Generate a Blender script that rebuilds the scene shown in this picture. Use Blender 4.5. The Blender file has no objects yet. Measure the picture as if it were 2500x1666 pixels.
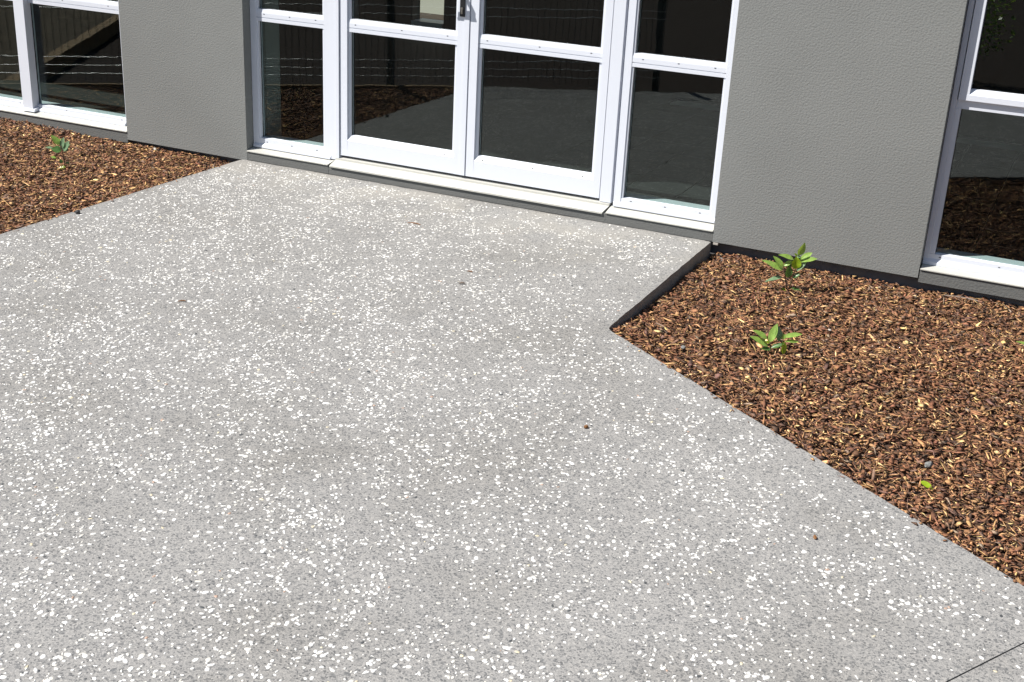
import bpy, bmesh, math, random
import numpy as np
from mathutils import Vector, Matrix, Euler

random.seed(7)
rng = np.random.default_rng(11)
scene = bpy.context.scene
col = scene.collection

# ------------------------------------------------------------------ camera
cam_d = bpy.data.cameras.new("camera")
cam = bpy.data.objects.new("camera", cam_d)
col.objects.link(cam)
CR = Vector((0.9005432597, 0.4321412261, 0.0477053258))
CU = Vector((-0.2002145303, 0.3148065593, 0.9277989933))
CF = Vector((-0.3859222450, 0.8450744292, -0.3700178777))
CP = Vector((4.28396, -5.63392, 1.72661))
M = Matrix((CR, CU, -CF)).transposed().to_4x4()
M.translation = CP
cam.matrix_world = M
cam_d.sensor_width = 36.0
cam_d.lens = 36.0 * 3029.4036 / 2500.0
cam_d.clip_start = 0.05
cam_d.clip_end = 500.0
scene.camera = cam

# ------------------------------------------------------------------ sky, sun, exposure
SUN_AZ = Vector((-0.768, -0.640))          # horizontal direction towards the sun
SUN_EL = math.radians(51.0)
world = bpy.data.worlds.new("World")
scene.world = world
world.use_nodes = True
wn, wl = world.node_tree.nodes, world.node_tree.links
bg = wn["Background"]
sky = wn.new("ShaderNodeTexSky")
sky.sky_type = 'NISHITA'
sky.sun_disc = False
sky.sun_elevation = SUN_EL
sky.sun_rotation = math.atan2(SUN_AZ.x, SUN_AZ.y)
sky.air_density = 1.0
sky.dust_density = 0.6
sky.ozone_density = 1.0
wl.new(sky.outputs["Color"], bg.inputs["Color"])
bg.inputs["Strength"].default_value = 0.055

sun_d = bpy.data.lights.new("sun", 'SUN')
sun_d.energy = 4.9
sun_d.angle = math.radians(0.53)
sun_d.color = (1.0, 0.955, 0.89)
sun = bpy.data.objects.new("sun", sun_d)
col.objects.link(sun)
to_sun = Vector((SUN_AZ.x * math.cos(SUN_EL), SUN_AZ.y * math.cos(SUN_EL), math.sin(SUN_EL)))
sun.rotation_euler = to_sun.to_track_quat('Z', 'Y').to_euler()
sun.location = (-6, -6, 9)

scene.view_settings.view_transform = 'Standard'
scene.view_settings.look = 'None'
scene.view_settings.exposure = 0.66
scene.view_settings.gamma = 1.0
scene.view_settings.use_curve_mapping = False
scene.render.engine = 'CYCLES'
scene.cycles.blur_glossy = 0.35
scene.cycles.caustics_reflective = True


# ------------------------------------------------------------------ material helpers
def mat(name):
    m = bpy.data.materials.new(name)
    m.use_nodes = True
    nt = m.node_tree
    return m, nt.nodes, nt.links, nt.nodes["Principled BSDF"]


def ramp(n, stops, interp='LINEAR'):
    r = n.new("ShaderNodeValToRGB")
    r.color_ramp.interpolation = interp
    e = r.color_ramp.elements
    while len(e) < len(stops):
        e.new(0.5)
    for k, (p, c) in enumerate(stops):
        e[k].position = p
        e[k].color = (*c, 1.0) if len(c) == 3 else c
    return r


def noise(n, l, scale, detail=3.0, rough=0.55, coord='Object'):
    tc = n.new("ShaderNodeTexCoord")
    t = n.new("ShaderNodeTexNoise")
    t.inputs["Scale"].default_value = scale
    t.inputs["Detail"].default_value = detail
    t.inputs["Roughness"].default_value = rough
    l.new(tc.outputs[coord], t.inputs["Vector"])
    return t


def bump(n, l, height, strength, dist, b):
    k = n.new("ShaderNodeBump")
    k.inputs["Strength"].default_value = strength
    k.inputs["Distance"].default_value = dist
    l.new(height, k.inputs["Height"])
    l.new(k.outputs["Normal"], b.inputs["Normal"])
    return k


def mix(n, l, fac, a, b, blend='MIX'):
    k = n.new("ShaderNodeMix")
    k.data_type = 'RGBA'
    k.blend_type = blend
    if isinstance(fac, float):
        k.inputs[0].default_value = fac
    else:
        l.new(fac, k.inputs[0])
    for s, v in ((6, a), (7, b)):
        if isinstance(v, tuple):
            k.inputs[s].default_value = (*v, 1.0)
        else:
            l.new(v, k.inputs[s])
    return k.outputs[2]


def mat_plain(name, c, rough=0.5, metallic=0.0, vary=0.0, scale=8.0):
    m, n, l, b = mat(name)
    b.inputs["Roughness"].default_value = rough
    b.inputs["Metallic"].default_value = metallic
    if vary:
        t = noise(n, l, scale, 4.0)
        r = ramp(n, [(0.3, tuple(x * (1 - vary) for x in c)), (0.7, tuple(min(1, x * (1 + vary)) for x in c))])
        l.new(t.outputs["Fac"], r.inputs["Fac"])
        l.new(r.outputs["Color"], b.inputs["Base Color"])
    else:
        b.inputs["Base Color"].default_value = (*c, 1.0)
    return m


def mat_plaster(name, c, bs=0.42):
    m, n, l, b = mat(name)
    b.inputs["Roughness"].default_value = 0.85
    b.inputs["Specular IOR Level"].default_value = 0.25
    big = noise(n, l, 1.3, 3.0)
    r = ramp(n, [(0.25, tuple(x * 0.90 for x in c)), (0.75, tuple(x * 1.08 for x in c))])
    l.new(big.outputs["Fac"], r.inputs["Fac"])
    l.new(r.outputs["Color"], b.inputs["Base Color"])
    tc = n.new("ShaderNodeTexCoord")
    mp = n.new("ShaderNodeMapping")
    mp.inputs["Scale"].default_value = (1.0, 1.0, 1.15)
    l.new(tc.outputs["Object"], mp.inputs["Vector"])
    t = n.new("ShaderNodeTexNoise")
    t.inputs["Scale"].default_value = 105.0
    t.inputs["Detail"].default_value = 3.0
    t.inputs["Roughness"].default_value = 0.5
    t.inputs["Distortion"].default_value = 0.0
    l.new(mp.outputs["Vector"], t.inputs["Vector"])
    bump(n, l, t.outputs["Fac"], bs, 0.006, b)
    return m


def mat_concrete(name):
    m, n, l, b = mat(name)
    b.inputs["Roughness"].default_value = 0.7
    b.inputs["Specular IOR Level"].default_value = 0.3
    tc = n.new("ShaderNodeTexCoord")
    # small exposed aggregate: grey, warm and dark grains in pale matrix
    v = n.new("ShaderNodeTexVoronoi")
    v.inputs["Scale"].default_value = 215.0
    v.inputs["Randomness"].default_value = 1.0
    l.new(tc.outputs["Object"], v.inputs["Vector"])
    sx = n.new("ShaderNodeSeparateColor")
    l.new(v.outputs["Color"], sx.inputs["Color"])
    r1 = ramp(n, [(0.0, (0.112, 0.114, 0.117)), (0.13, (0.165, 0.166, 0.168)), (0.28, (0.240, 0.238, 0.234)),
                  (0.62, (0.272, 0.268, 0.262)), (0.84, (0.294, 0.289, 0.281)), (1.0, (0.335, 0.327, 0.314))])
    l.new(sx.outputs["Red"], r1.inputs["Fac"])
    grain = n.new("ShaderNodeTexNoise")
    grain.inputs["Scale"].default_value = 290.0
    grain.inputs["Detail"].default_value = 4.0
    grain.inputs["Roughness"].default_value = 0.7
    l.new(tc.outputs["Object"], grain.inputs["Vector"])
    rg = ramp(n, [(0.30, (0.54, 0.54, 0.55)), (0.48, (1.03, 1.03, 1.03)), (0.72, (1.36, 1.34, 1.30))])
    l.new(grain.outputs["Fac"], rg.inputs["Fac"])
    c1 = mix(n, l, 1.0, r1.outputs["Color"], rg.outputs["Color"], 'MULTIPLY')
    # a few larger dark stones
    v2 = n.new("ShaderNodeTexVoronoi")
    v2.inputs["Scale"].default_value = 42.0
    l.new(tc.outputs["Object"], v2.inputs["Vector"])
    s2 = n.new("ShaderNodeSeparateColor")
    l.new(v2.outputs["Color"], s2.inputs["Color"])
    pick = n.new("ShaderNodeMath"); pick.operation = 'GREATER_THAN'; pick.inputs[1].default_value = 0.86
    l.new(s2.outputs["Green"], pick.inputs[0])
    near = n.new("ShaderNodeMath"); near.operation = 'LESS_THAN'; near.inputs[1].default_value = 0.30
    l.new(v2.outputs["Distance"], near.inputs[0])
    both = n.new("ShaderNodeMath"); both.operation = 'MULTIPLY'
    l.new(pick.outputs[0], both.inputs[0]); l.new(near.outputs[0], both.inputs[1])
    half = n.new("ShaderNodeMath"); half.operation = 'MULTIPLY'; half.inputs[1].default_value = 0.5
    l.new(both.outputs[0], half.inputs[0])
    c2 = mix(n, l, half.outputs[0], c1, (0.12, 0.125, 0.13))
    # broad stains and tone drift of the pour
    big = n.new("ShaderNodeTexNoise")
    big.inputs["Scale"].default_value = 1.6
    big.inputs["Detail"].default_value = 6.0
    big.inputs["Roughness"].default_value = 0.6
    l.new(tc.outputs["Object"], big.inputs["Vector"])
    rb = ramp(n, [(0.30, (0.88, 0.87, 0.85)), (0.5, (1.0, 1.0, 1.0)), (0.72, (1.10, 1.10, 1.10))])
    l.new(big.outputs["Fac"], rb.inputs["Fac"])
    c3 = mix(n, l, 1.0, c2, rb.outputs["Color"], 'MULTIPLY')
    xyz = n.new("ShaderNodeSeparateXYZ")  # warm dust tone by the doors, painting in sunlight thrown back by glass
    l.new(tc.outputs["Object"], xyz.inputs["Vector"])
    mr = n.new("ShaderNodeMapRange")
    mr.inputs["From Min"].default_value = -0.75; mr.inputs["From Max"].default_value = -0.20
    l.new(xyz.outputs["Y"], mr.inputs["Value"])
    sun_film = n.new("ShaderNodeTexNoise")
    sun_film.inputs["Scale"].default_value = 3.0; sun_film.inputs["Detail"].default_value = 4.0
    l.new(tc.outputs["Object"], sun_film.inputs["Vector"])
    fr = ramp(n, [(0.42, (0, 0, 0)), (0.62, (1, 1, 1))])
    l.new(sun_film.outputs["Fac"], fr.inputs["Fac"])
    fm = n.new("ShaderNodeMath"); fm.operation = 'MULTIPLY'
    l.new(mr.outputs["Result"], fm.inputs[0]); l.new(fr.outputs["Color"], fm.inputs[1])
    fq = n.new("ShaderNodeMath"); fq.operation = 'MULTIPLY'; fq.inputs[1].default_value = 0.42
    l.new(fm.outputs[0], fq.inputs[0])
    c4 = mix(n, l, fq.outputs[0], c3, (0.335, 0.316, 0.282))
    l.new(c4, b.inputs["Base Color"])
    add = n.new("ShaderNodeMath"); add.operation = 'ADD'
    l.new(grain.outputs["Fac"], add.inputs[0]); l.new(sx.outputs["Red"], add.inputs[1])
    bump(n, l, add.outputs[0], 0.55, 0.0016, b)
    return m


def mat_glass(name):
    m = bpy.data.materials.new(name)
    m.use_nodes = True
    n, l = m.node_tree.nodes, m.node_tree.links
    n.remove(n["Principled BSDF"])
    out = n["Material Output"]
    tr = n.new("ShaderNodeBsdfTransparent")
    tr.inputs["Color"].default_value = (0.83, 0.89, 0.87, 1)
    gl = n.new("ShaderNodeBsdfGlossy")
    gl.inputs["Roughness"].default_value = 0.004
    gl.inputs["Color"].default_value = (0.97, 1.0, 0.99, 1)
    wob = noise(n, l, 5.0, 2.0, 0.4)
    bp = n.new("ShaderNodeBump")
    bp.inputs["Strength"].default_value = 0.35
    bp.inputs["Distance"].default_value = 0.0009
    l.new(wob.outputs["Fac"], bp.inputs["Height"])
    l.new(bp.outputs["Normal"], gl.inputs["Normal"])
    lw = n.new("ShaderNodeLayerWeight")
    lw.inputs["Blend"].default_value = 0.5
    p5 = n.new("ShaderNodeMath"); p5.operation = 'POWER'; p5.inputs[1].default_value = 5.0
    l.new(lw.outputs["Facing"], p5.inputs[0])
    ml = n.new("ShaderNodeMath"); ml.operation = 'MULTIPLY_ADD'
    ml.inputs[1].default_value = 0.95; ml.inputs[2].default_value = 0.042
    l.new(p5.outputs[0], ml.inputs[0])
    mx = n.new("ShaderNodeMixShader")
    l.new(ml.outputs[0], mx.inputs["Fac"])
    l.new(tr.outputs[0], mx.inputs[1]); l.new(gl.outputs[0], mx.inputs[2])
    l.new(mx.outputs[0], out.inputs["Surface"])
    return m


def mat_attr(name, rough=0.8, spec=0.3, grain_scale=160.0, grain=0.35, bs=0.4):
    m, n, l, b = mat(name)
    b.inputs["Roughness"].default_value = rough
    b.inputs["Specular IOR Level"].default_value = spec
    a = n.new("ShaderNodeAttribute")
    a.attribute_name = "tint"
    t = noise(n, l, grain_scale, 3.0, 0.6)
    r = ramp(n, [(0.3, (1 - grain,) * 3), (0.7, (1 + grain,) * 3)])
    l.new(t.outputs["Fac"], r.inputs["Fac"])
    l.new(mix(n, l, 1.0, a.outputs["Color"], r.outputs["Color"], 'MULTIPLY'), b.inputs["Base Color"])
    bump(n, l, t.outputs["Fac"], bs, 0.001, b)
    return m


def mat_leaf(name, top, under):
    m, n, l, b = mat(name)
    b.inputs["Roughness"].default_value = 0.33
    b.inputs["Specular IOR Level"].default_value = 0.5
    t = noise(n, l, 60.0, 3.0)
    r = ramp(n, [(0.3, tuple(x * 0.8 for x in top)), (0.7, tuple(x * 1.2 for x in top))])
    l.new(t.outputs["Fac"], r.inputs["Fac"])
    l.new(r.outputs["Color"], b.inputs["Base Color"])
    tl = n.new("ShaderNodeBsdfTranslucent")
    tl.inputs["Color"].default_value = (*under, 1)
    mx = n.new("ShaderNodeMixShader")
    mx.inputs["Fac"].default_value = 0.28
    out = n["Material Output"]
    l.new(b.outputs[0], mx.inputs[1]); l.new(tl.outputs[0], mx.inputs[2])
    l.new(mx.outputs[0], out.inputs["Surface"])
    return m


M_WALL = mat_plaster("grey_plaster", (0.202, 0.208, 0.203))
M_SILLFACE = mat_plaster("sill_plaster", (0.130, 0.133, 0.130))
M_CAP = mat_plain("cream_sill_paint", (0.46, 0.458, 0.425), 0.55, vary=0.05, scale=9)
M_FRAME = mat_plain("white_powder_coat", (0.645, 0.675, 0.745), 0.36)
M_GASKET = mat_plain("black_gasket", (0.02, 0.02, 0.022), 0.6)
M_FOUND = mat_plain("foundation_block", (0.11, 0.108, 0.112), 0.9, vary=0.25, scale=14)
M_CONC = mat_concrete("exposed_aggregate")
M_PEB = mat_attr("pebble", 0.45, 0.4, 90.0, 0.06, 0.1)
M_GLASS = mat_glass("window_glass")
M_CHIP = mat_attr("bark_chip")
M_BED = mat_plain("bark_fines", (0.075, 0.042, 0.026), 0.95, vary=0.5, scale=70)
M_BLACK = mat_plain("black_metal", (0.012, 0.012, 0.014), 0.4)
M_STEEL = mat_plain("brushed_steel", (0.45, 0.42, 0.38), 0.35, 0.9)
M_TIMBER = mat_plain("pine_timber", (0.36, 0.24, 0.12), 0.75, vary=0.25, scale=11)
M_GALV = mat_plain("galvanised_wire", (0.62, 0.64, 0.66), 0.38, 0.35)
M_POST = mat_plain("steel_post", (0.10, 0.115, 0.115), 0.5)
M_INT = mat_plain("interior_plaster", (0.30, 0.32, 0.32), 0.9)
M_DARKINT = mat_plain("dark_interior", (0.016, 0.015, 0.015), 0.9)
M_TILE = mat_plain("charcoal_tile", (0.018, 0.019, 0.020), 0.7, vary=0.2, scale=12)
M_GROUT = mat_plain("pale_grout", (0.42, 0.46, 0.42), 0.9)
M_CABW = mat_plain("pale_render", (0.55, 0.53, 0.47), 0.5)
M_CHAIR = mat_plain("blue_plastic", (0.10, 0.16, 0.32), 0.4)
M_STONE = mat_plain("grey_stone", (0.20, 0.205, 0.20), 0.8, vary=0.3, scale=60)
M_WSTONE = mat_plain("white_stone", (0.42, 0.39, 0.35), 0.7, vary=0.15, scale=60)
M_DSTONE = mat_plain("dark_stone", (0.03, 0.03, 0.032), 0.7, vary=0.3, scale=60)
M_TWIG = mat_plain("dry_twig", (0.20, 0.09, 0.03), 0.8, vary=0.3, scale=90)
M_BARKG = mat_plain("grey_bark", (0.19, 0.15, 0.125), 0.9, vary=0.35, scale=40)
M_LEAF = mat_leaf("green_leaf", (0.245, 0.39, 0.085), (0.44, 0.62, 0.08))
M_LEAFD = mat_leaf("dark_leaf", (0.085, 0.18, 0.05), (0.12, 0.26, 0.03))
M_LEAFY = mat_leaf("lime_leaf", (0.27, 0.40, 0.02), (0.42, 0.55, 0.02))
M_LEAFG = mat_leaf("greyish_leaf", (0.17, 0.27, 0.15), (0.18, 0.32, 0.12))
M_STEM = mat_plain("plant_stem", (0.085, 0.06, 0.03), 0.7, vary=0.2, scale=60)
M_SOIL = mat_plain("dry_soil", (0.13, 0.105, 0.072), 0.95, vary=0.45, scale=16)
M_EARTH = mat_plain("brown_mulch_ground", (0.034, 0.019, 0.012), 0.95, vary=0.8, scale=45)
M_ROOF = mat_plain("roof_sheet", (0.25, 0.26, 0.27), 0.6)


# ------------------------------------------------------------------ object helpers
def tag(o, label=None, cat=None, group=None, kind=None):
    if label: o["label"] = label
    if cat: o["category"] = cat
    if group: o["group"] = group
    if kind: o["kind"] = kind
    return o


def link(name, me, parent=None, loc=(0, 0, 0)):
    o = bpy.data.objects.new(name, me)
    col.objects.link(o)
    o.location = loc
    if parent:
        o.parent = parent
    return o


def empty(name, loc=(0, 0, 0)):
    o = bpy.data.objects.new(name, None)
    o.empty_display_size = 0.1
    col.objects.link(o)
    o.location = loc
    return o


def finish(bm, name, m, parent=None, bevel=0.0, smooth=False, segs=2):
    if bevel > 0:
        es = [e for e in bm.edges if len(e.link_faces) == 2 and e.calc_face_angle(0) > 0.5]
        bmesh.ops.bevel(bm, geom=es, offset=bevel, segments=segs, affect='EDGES', clamp_overlap=True, profile=0.6)
    bmesh.ops.recalc_face_normals(bm, faces=bm.faces[:])
    me = bpy.data.meshes.new(name)
    bm.to_mesh(me)
    bm.free()
    me.materials.append(m)
    if smooth:
        for p in me.polygons:
            p.use_smooth = True
    off = Vector((0, 0, 0))
    return link(name, me, parent, off)


def add_box(bm, x0, x1, y0, y1, z0, z1):
    vs = [bm.verts.new(p) for p in ((x0, y0, z0), (x1, y0, z0), (x1, y1, z0), (x0, y1, z0),
                                    (x0, y0, z1), (x1, y0, z1), (x1, y1, z1), (x0, y1, z1))]
    for f in ((0, 3, 2, 1), (4, 5, 6, 7), (0, 1, 5, 4), (1, 2, 6, 5), (2, 3, 7, 6), (3, 0, 4, 7)):
        bm.faces.new([vs[i] for i in f])
    return vs


def box(name, x0, x1, y0, y1, z0, z1, m, parent=None, bevel=0.0):
    bm = bmesh.new()
    add_box(bm, x0, x1, y0, y1, z0, z1)
    return finish(bm, name, m, parent, bevel)


def add_extr(bm, prof, a, b, axis):
    """closed profile extruded along x (profile in (y,z)) or z (profile in (x,y))"""
    def P(t, q):
        return (t, q[0], q[1]) if axis == 'x' else (q[0], q[1], t)
    A = [bm.verts.new(P(a, q)) for q in prof]
    B = [bm.verts.new(P(b, q)) for q in prof]
    k = len(prof)
    bm.faces.new(A); bm.faces.new(B[::-1])
    for i in range(k):
        bm.faces.new([A[i], A[(i + 1) % k], B[(i + 1) % k], B[i]])


def extr(name, prof, a, b, axis, m, parent=None, bevel=0.0015):
    bm = bmesh.new()
    add_extr(bm, prof, a, b, axis)
    return finish(bm, name, m, parent, bevel, segs=1)


def tube(bm, pts, radii, n=6):
    rings = []
    pts = [Vector(p) for p in pts]
    for i, p in enumerate(pts):
        d = (pts[min(i + 1, len(pts) - 1)] - pts[max(i - 1, 0)]).normalized()
        a = d.orthogonal().normalized()
        b = d.cross(a)
        r = radii[i] if isinstance(radii, (list, tuple)) else radii
        rings.append([bm.verts.new(p + a * (r * math.cos(2 * math.pi * k / n)) + b * (r * math.sin(2 * math.pi * k / n))) for k in range(n)])
    for i in range(len(rings) - 1):
        for k in range(n):
            bm.faces.new([rings[i][k], rings[i][(k + 1) % n], rings[i + 1][(k + 1) % n], rings[i + 1][k]])
    bm.faces.new(rings[0][::-1]); bm.faces.new(rings[-1])


def prism(bm, poly, z0, z1):
    A = [bm.verts.new((x, y, z0)) for x, y in poly]
    B = [bm.verts.new((x, y, z1)) for x, y in poly]
    k = len(poly)
    bm.faces.new(A[::-1]); bm.faces.new(B)
    for i in range(k):
        bm.faces.new([A[i], A[(i + 1) % k], B[(i + 1) % k], B[i]])


def inside(poly, x, y):
    x = np.asarray(x); y = np.asarray(y)
    r = np.zeros(x.shape, bool)
    k = len(poly)
    for i in range(k):
        (x0, y0), (x1, y1) = poly[i], poly[(i + 1) % k]
        c = ((y0 > y) != (y1 > y)) & (x < (x1 - x0) * (y - y0) / (y1 - y0 + 1e-12) + x0)
        r ^= c
    return r


def edge_dist(poly, x, y):
    d = np.full(np.shape(x), 1e9)
    k = len(poly)
    for i in range(k):
        p = np.array(poly[i]); q = np.array(poly[(i + 1) % k]); v = q - p
        t = np.clip(((x - p[0]) * v[0] + (y - p[1]) * v[1]) / (v @ v), 0, 1)
        d = np.minimum(d, np.hypot(x - p[0] - t * v[0], y - p[1] - t * v[1]))
    return d


class Field:
    """smooth value noise in plan"""
    def __init__(self, seed, cell):
        self.g = np.random.default_rng(seed).random((64, 64)); self.c = cell

    def __call__(self, x, y):
        u = np.asarray(x) / self.c + 200.0; v = np.asarray(y) / self.c + 200.0
        i = np.floor(u).astype(int); j = np.floor(v).astype(int)
        f = u - i; g = v - j
        f = f * f * (3 - 2 * f); g = g * g * (3 - 2 * g)
        G = self.g
        a = G[i % 64, j % 64]; b = G[(i + 1) % 64, j % 64]; c = G[i % 64, (j + 1) % 64]; d = G[(i + 1) % 64, (j + 1) % 64]
        return (a * (1 - f) + b * f) * (1 - g) + (c * (1 - f) + d * f) * g


# ------------------------------------------------------------------ ground
box("ground", -60, 60, -60, 60, -0.60, -0.16, M_EARTH)
bpy.data.objects["ground"]["kind"] = "structure"

# plan of the paving
XE, XN = -0.032, 2.742                       # the two sides of the entrance apron
NOTCH = (2.742, -1.372)
ADIR = np.array([0.8157, -0.5786])           # diagonal kerb edge of the walkway
def edgeA(t): return (NOTCH[0] + ADIR[0] * t, NOTCH[1] + ADIR[1] * t)
JA, JB = (4.491, -2.612), (3.285, -4.700)    # control joint
BCORN = (XE, -2.745)
slab1 = [(XE, -0.002), (XN, -0.002), NOTCH, JA, JB, BCORN]
jd = np.array(JA) - np.array(JB); jd /= np.linalg.norm(jd); jn = np.array([jd[1], -jd[0]]) * 0.0040
A2 = (JA[0] + ADIR[0] * 5, JA[1] + ADIR[1] * 5)
B2 = (JB[0] + ADIR[0] * 5, JB[1] + ADIR[1] * 5)
slab2 = [(JA[0] + jn[0], JA[1] + jn[1]), A2, B2, (JB[0] + jn[0], JB[1] + jn[1])]

path = empty("concrete_path", (2.0, -2.0, -0.14))
tag(path, kind="structure")


fe = Field(41, 0.06)


def rough(poly, keep=3):
    out = []
    k = len(poly)
    for i in range(k):
        p = np.array(poly[i]); q = np.array(poly[(i + 1) % k]); L = np.hypot(*(q - p))
        n = max(1, int(L / 0.035)); d = (q - p) / L; nn = np.array([d[1], -d[0]])
        for j in range(n):
            t = j / n; c = p + (q - p) * t
            if 0 < j and i != keep:
                c = c + nn * ((float(fe(c[0], c[1])) - 0.5) * 0.004 + rng.normal(0, 0.0007))
            out.append((float(c[0]), float(c[1])))
    return out


def slab(poly):
    bm = bmesh.new()
    prism(bm, rough(poly), -0.15, 0.0)
    bm.edges.ensure_lookup_table()
    es = [e for e in bm.edges if all(abs(v.co.z) < 1e-6 for v in e.verts)]
    bmesh.ops.bevel(bm, geom=es, offset=0.006, segments=3, affect='EDGES', profile=0.5)
    o = finish(bm, "slab", M_CONC)
    o.parent = path
    o.matrix_parent_inverse = Matrix.Translation(-path.location)
    return o


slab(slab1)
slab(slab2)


# pebbles flush in the surface (countless: one mesh)
def pebbles(n, polys, name):
    fa, fb, fc = Field(3, 0.42), Field(4, 0.16), Field(9, 0.055)
    X = rng.uniform(-0.1, 6.2, n); Y = rng.uniform(-5.6, 0.0, n)
    ok = np.zeros(n, bool); ed = np.zeros(n)
    for p in polys:
        i = inside(p, X, Y); ok |= i; ed = np.where(i, edge_dist(p, X, Y), ed)
    dens = 0.270 + 0.14 * (fa(X, Y) - 0.5) + 0.26 * (fb(X, Y) - 0.5) + 0.62 * (fc(X, Y) - 0.5)
    # thinner towards the right hand edge, richer on the left of the pour
    dens += 0.13 * np.clip((2.6 + 0.6 * (-2.0 - Y) - X) / 2.2, -0.6, 0.7)
    dens *= np.clip((ed - 0.012) / 0.07, 0.05, 1.0)
    keep = ok & (rng.random(n) < np.clip(dens, 0.035, 1.0)) & (ed > 0.012)
    X, Y = X[keep], Y[keep]
    k = len(X)
    L = np.clip(rng.lognormal(math.log(0.0048), 0.34, k), 0.0024, 0.0100)
    W = L * rng.uniform(0.45, 0.80, k)
    A = rng.uniform(0, math.pi, k)
    S = 8
    th = np.linspace(0, 2 * math.pi, S, endpoint=False)
    jit = rng.uniform(0.82, 1.14, (k, S))
    def ring(s, z):
        cx = L[:, None] * np.cos(th) * jit * s; cy = W[:, None] * np.sin(th) * jit * s
        return np.stack([X[:, None] + cx * np.cos(A)[:, None] - cy * np.sin(A)[:, None],
                         Y[:, None] + cx * np.sin(A)[:, None] + cy * np.cos(A)[:, None],
                         np.full((k, S), 0.0) + z[:, None]], -1)
    h = rng.uniform(0.0006, 0.0016, k)
    V = np.concatenate([ring(1.0, h * 0 - 0.0012), ring(0.93, h * 0.55), ring(0.6, h)], 1)   # 24 verts
    base = (np.arange(k) * 24)[:, None]
    q = []
    for r_ in (0, 8):
        for s in range(8):
            q.append([r_ + s, r_ + (s + 1) % 8, r_ + 8 + (s + 1) % 8, r_ + 8 + s])
    Q = (base[:, :, None] + np.array(q)[None]).reshape(-1, 4)
    T = (base + np.arange(16, 24)[None]).reshape(-1, 8)
    me = bpy.data.meshes.new(name)
    nv = k * 24
    me.vertices.add(nv); me.vertices.foreach_set("co", V.reshape(-1).astype(np.float32))
    loops = np.concatenate([Q.reshape(-1), T.reshape(-1)])
    starts = np.concatenate([np.arange(len(Q)) * 4, len(Q) * 4 + np.arange(len(T)) * 8])
    me.loops.add(len(loops)); me.loops.foreach_set("vertex_index", loops.astype(np.int32))
    me.polygons.add(len(starts)); me.polygons.foreach_set("loop_start", starts.astype(np.int32))
    me.update(calc_edges=True); me.validate()
    pal = np.array([[.66, .655, .63], [.72, .71, .69], [.60, .585, .54], [.78, .77, .75], [.60, .54, .40], [.075, .08, .085], [.40, .29, .23]])
    c = pal[rng.choice(7, k, p=[.36, .28, .155, .17, .010, .018, .007])] * rng.uniform(0.9, 1.1, (k, 1))
    at = me.color_attributes.new("tint", 'FLOAT_COLOR', 'POINT')
    cc = np.ones((k, 24, 4), np.float32); cc[:, :, :3] = c[:, None, :]
    at.data.foreach_set("color", cc.reshape(-1))
    me.materials.append(M_PEB)
    o = link(name, me)
    o["kind"] = "stuff"
    return o


pb = pebbles(225000, [slab1, slab2], "pebble")
pb.parent = path
pb.matrix_parent_inverse = Matrix.Translation(-path.location)

# ------------------------------------------------------------------ bark beds
R0 = (XN + 0.004, -0.002)
right_poly = [(XN + 0.004, 0.035), (6.2, 0.035), (6.2, edgeA(4.25)[1] + 0.0), (edgeA(4.25)[0], edgeA(4.25)[1]), (NOTCH[0] + 0.004, NOTCH[1] + 0.004)]
EDG0 = np.array([-2.69, -0.65]); EDGD = np.array([0.77995, -0.62584])
def edging(t): q = EDG0 + EDGD * t; return (q[0], q[1])
left_poly = [(-3.5, 0.035), (XE - 0.003, 0.035), (XE - 0.003, -2.78), edging(-1.0)]
fh1, fh2 = Field(21, 0.33), Field(22, 0.11)


def h_right(x, y):
    n = np.array([0.5786, 0.8157])                    # away from the diagonal edge, to the building
    dA = (x - NOTCH[0]) * n[0] + (y - NOTCH[1]) * n[1]
    dN = x - XN
    base = -0.014 - 0.040 * (1 - np.exp(-np.clip(dA, 0, 9) / 0.5))
    base = base - 0.012 * np.exp(-np.clip(dN, 0, 9) / 0.10) * np.clip(dA / 0.35, 0, 1)
    base = base - 0.006 * np.exp(-np.abs(y) / 0.1)
    return base + 0.020 * (fh1(x, y) - 0.5) + 0.014 * (fh2(x, y) - 0.5)


def h_left(x, y):
    d = XE - x
    base = -0.012 - 0.016 * (1 - np.exp(-np.clip(d, 0, 9) / 0.4))
    near = np.exp(-np.hypot(x - XE, y) / 0.28)
    base = base - 0.035 * near
    base = base + 0.022 * np.clip((-x - 0.75) / 0.8, 0, 1) * np.exp(-np.abs(y) / 0.35)
    return base + 0.018 * (fh1(x, y) - 0.5) + 0.014 * (fh2(x, y) - 0.5)


def bed(poly, hf, name, step=0.03):
    xs = [p[0] for p in poly]; ys = [p[1] for p in poly]
    gx = np.arange(min(xs), max(xs) + step, step); gy = np.arange(min(ys), max(ys) + step, step)
    XX, YY = np.meshgrid(gx, gy, indexing='ij')
    ok = inside(poly, XX, YY)
    Z = hf(XX, YY) - 0.012
    idx = -np.ones(XX.shape, int)
    verts, faces = [], []
    # keep the quads whose centre is inside
    for i in range(len(gx) - 1):
        for j in range(len(gy) - 1):
            if ok[i, j] and ok[i + 1, j] and ok[i + 1, j + 1] and ok[i, j + 1]:
                f = []
                for a, b in ((i, j), (i + 1, j), (i + 1, j + 1), (i, j + 1)):
                    if idx[a, b] < 0:
                        idx[a, b] = len(verts); verts.append((XX[a, b], YY[a, b], Z[a, b]))
                    f.append(idx[a, b])
                faces.append(f)
    me = bpy.data.meshes.new(name)
    me.from_pydata(verts, [], faces)
    me.materials.append(M_BED)
    o = link(name, me)
    o["kind"] = "structure"
    return o


bed(right_poly, h_right, "mulch_bed")
bed(left_poly, h_left, "mulch_bed")

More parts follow.
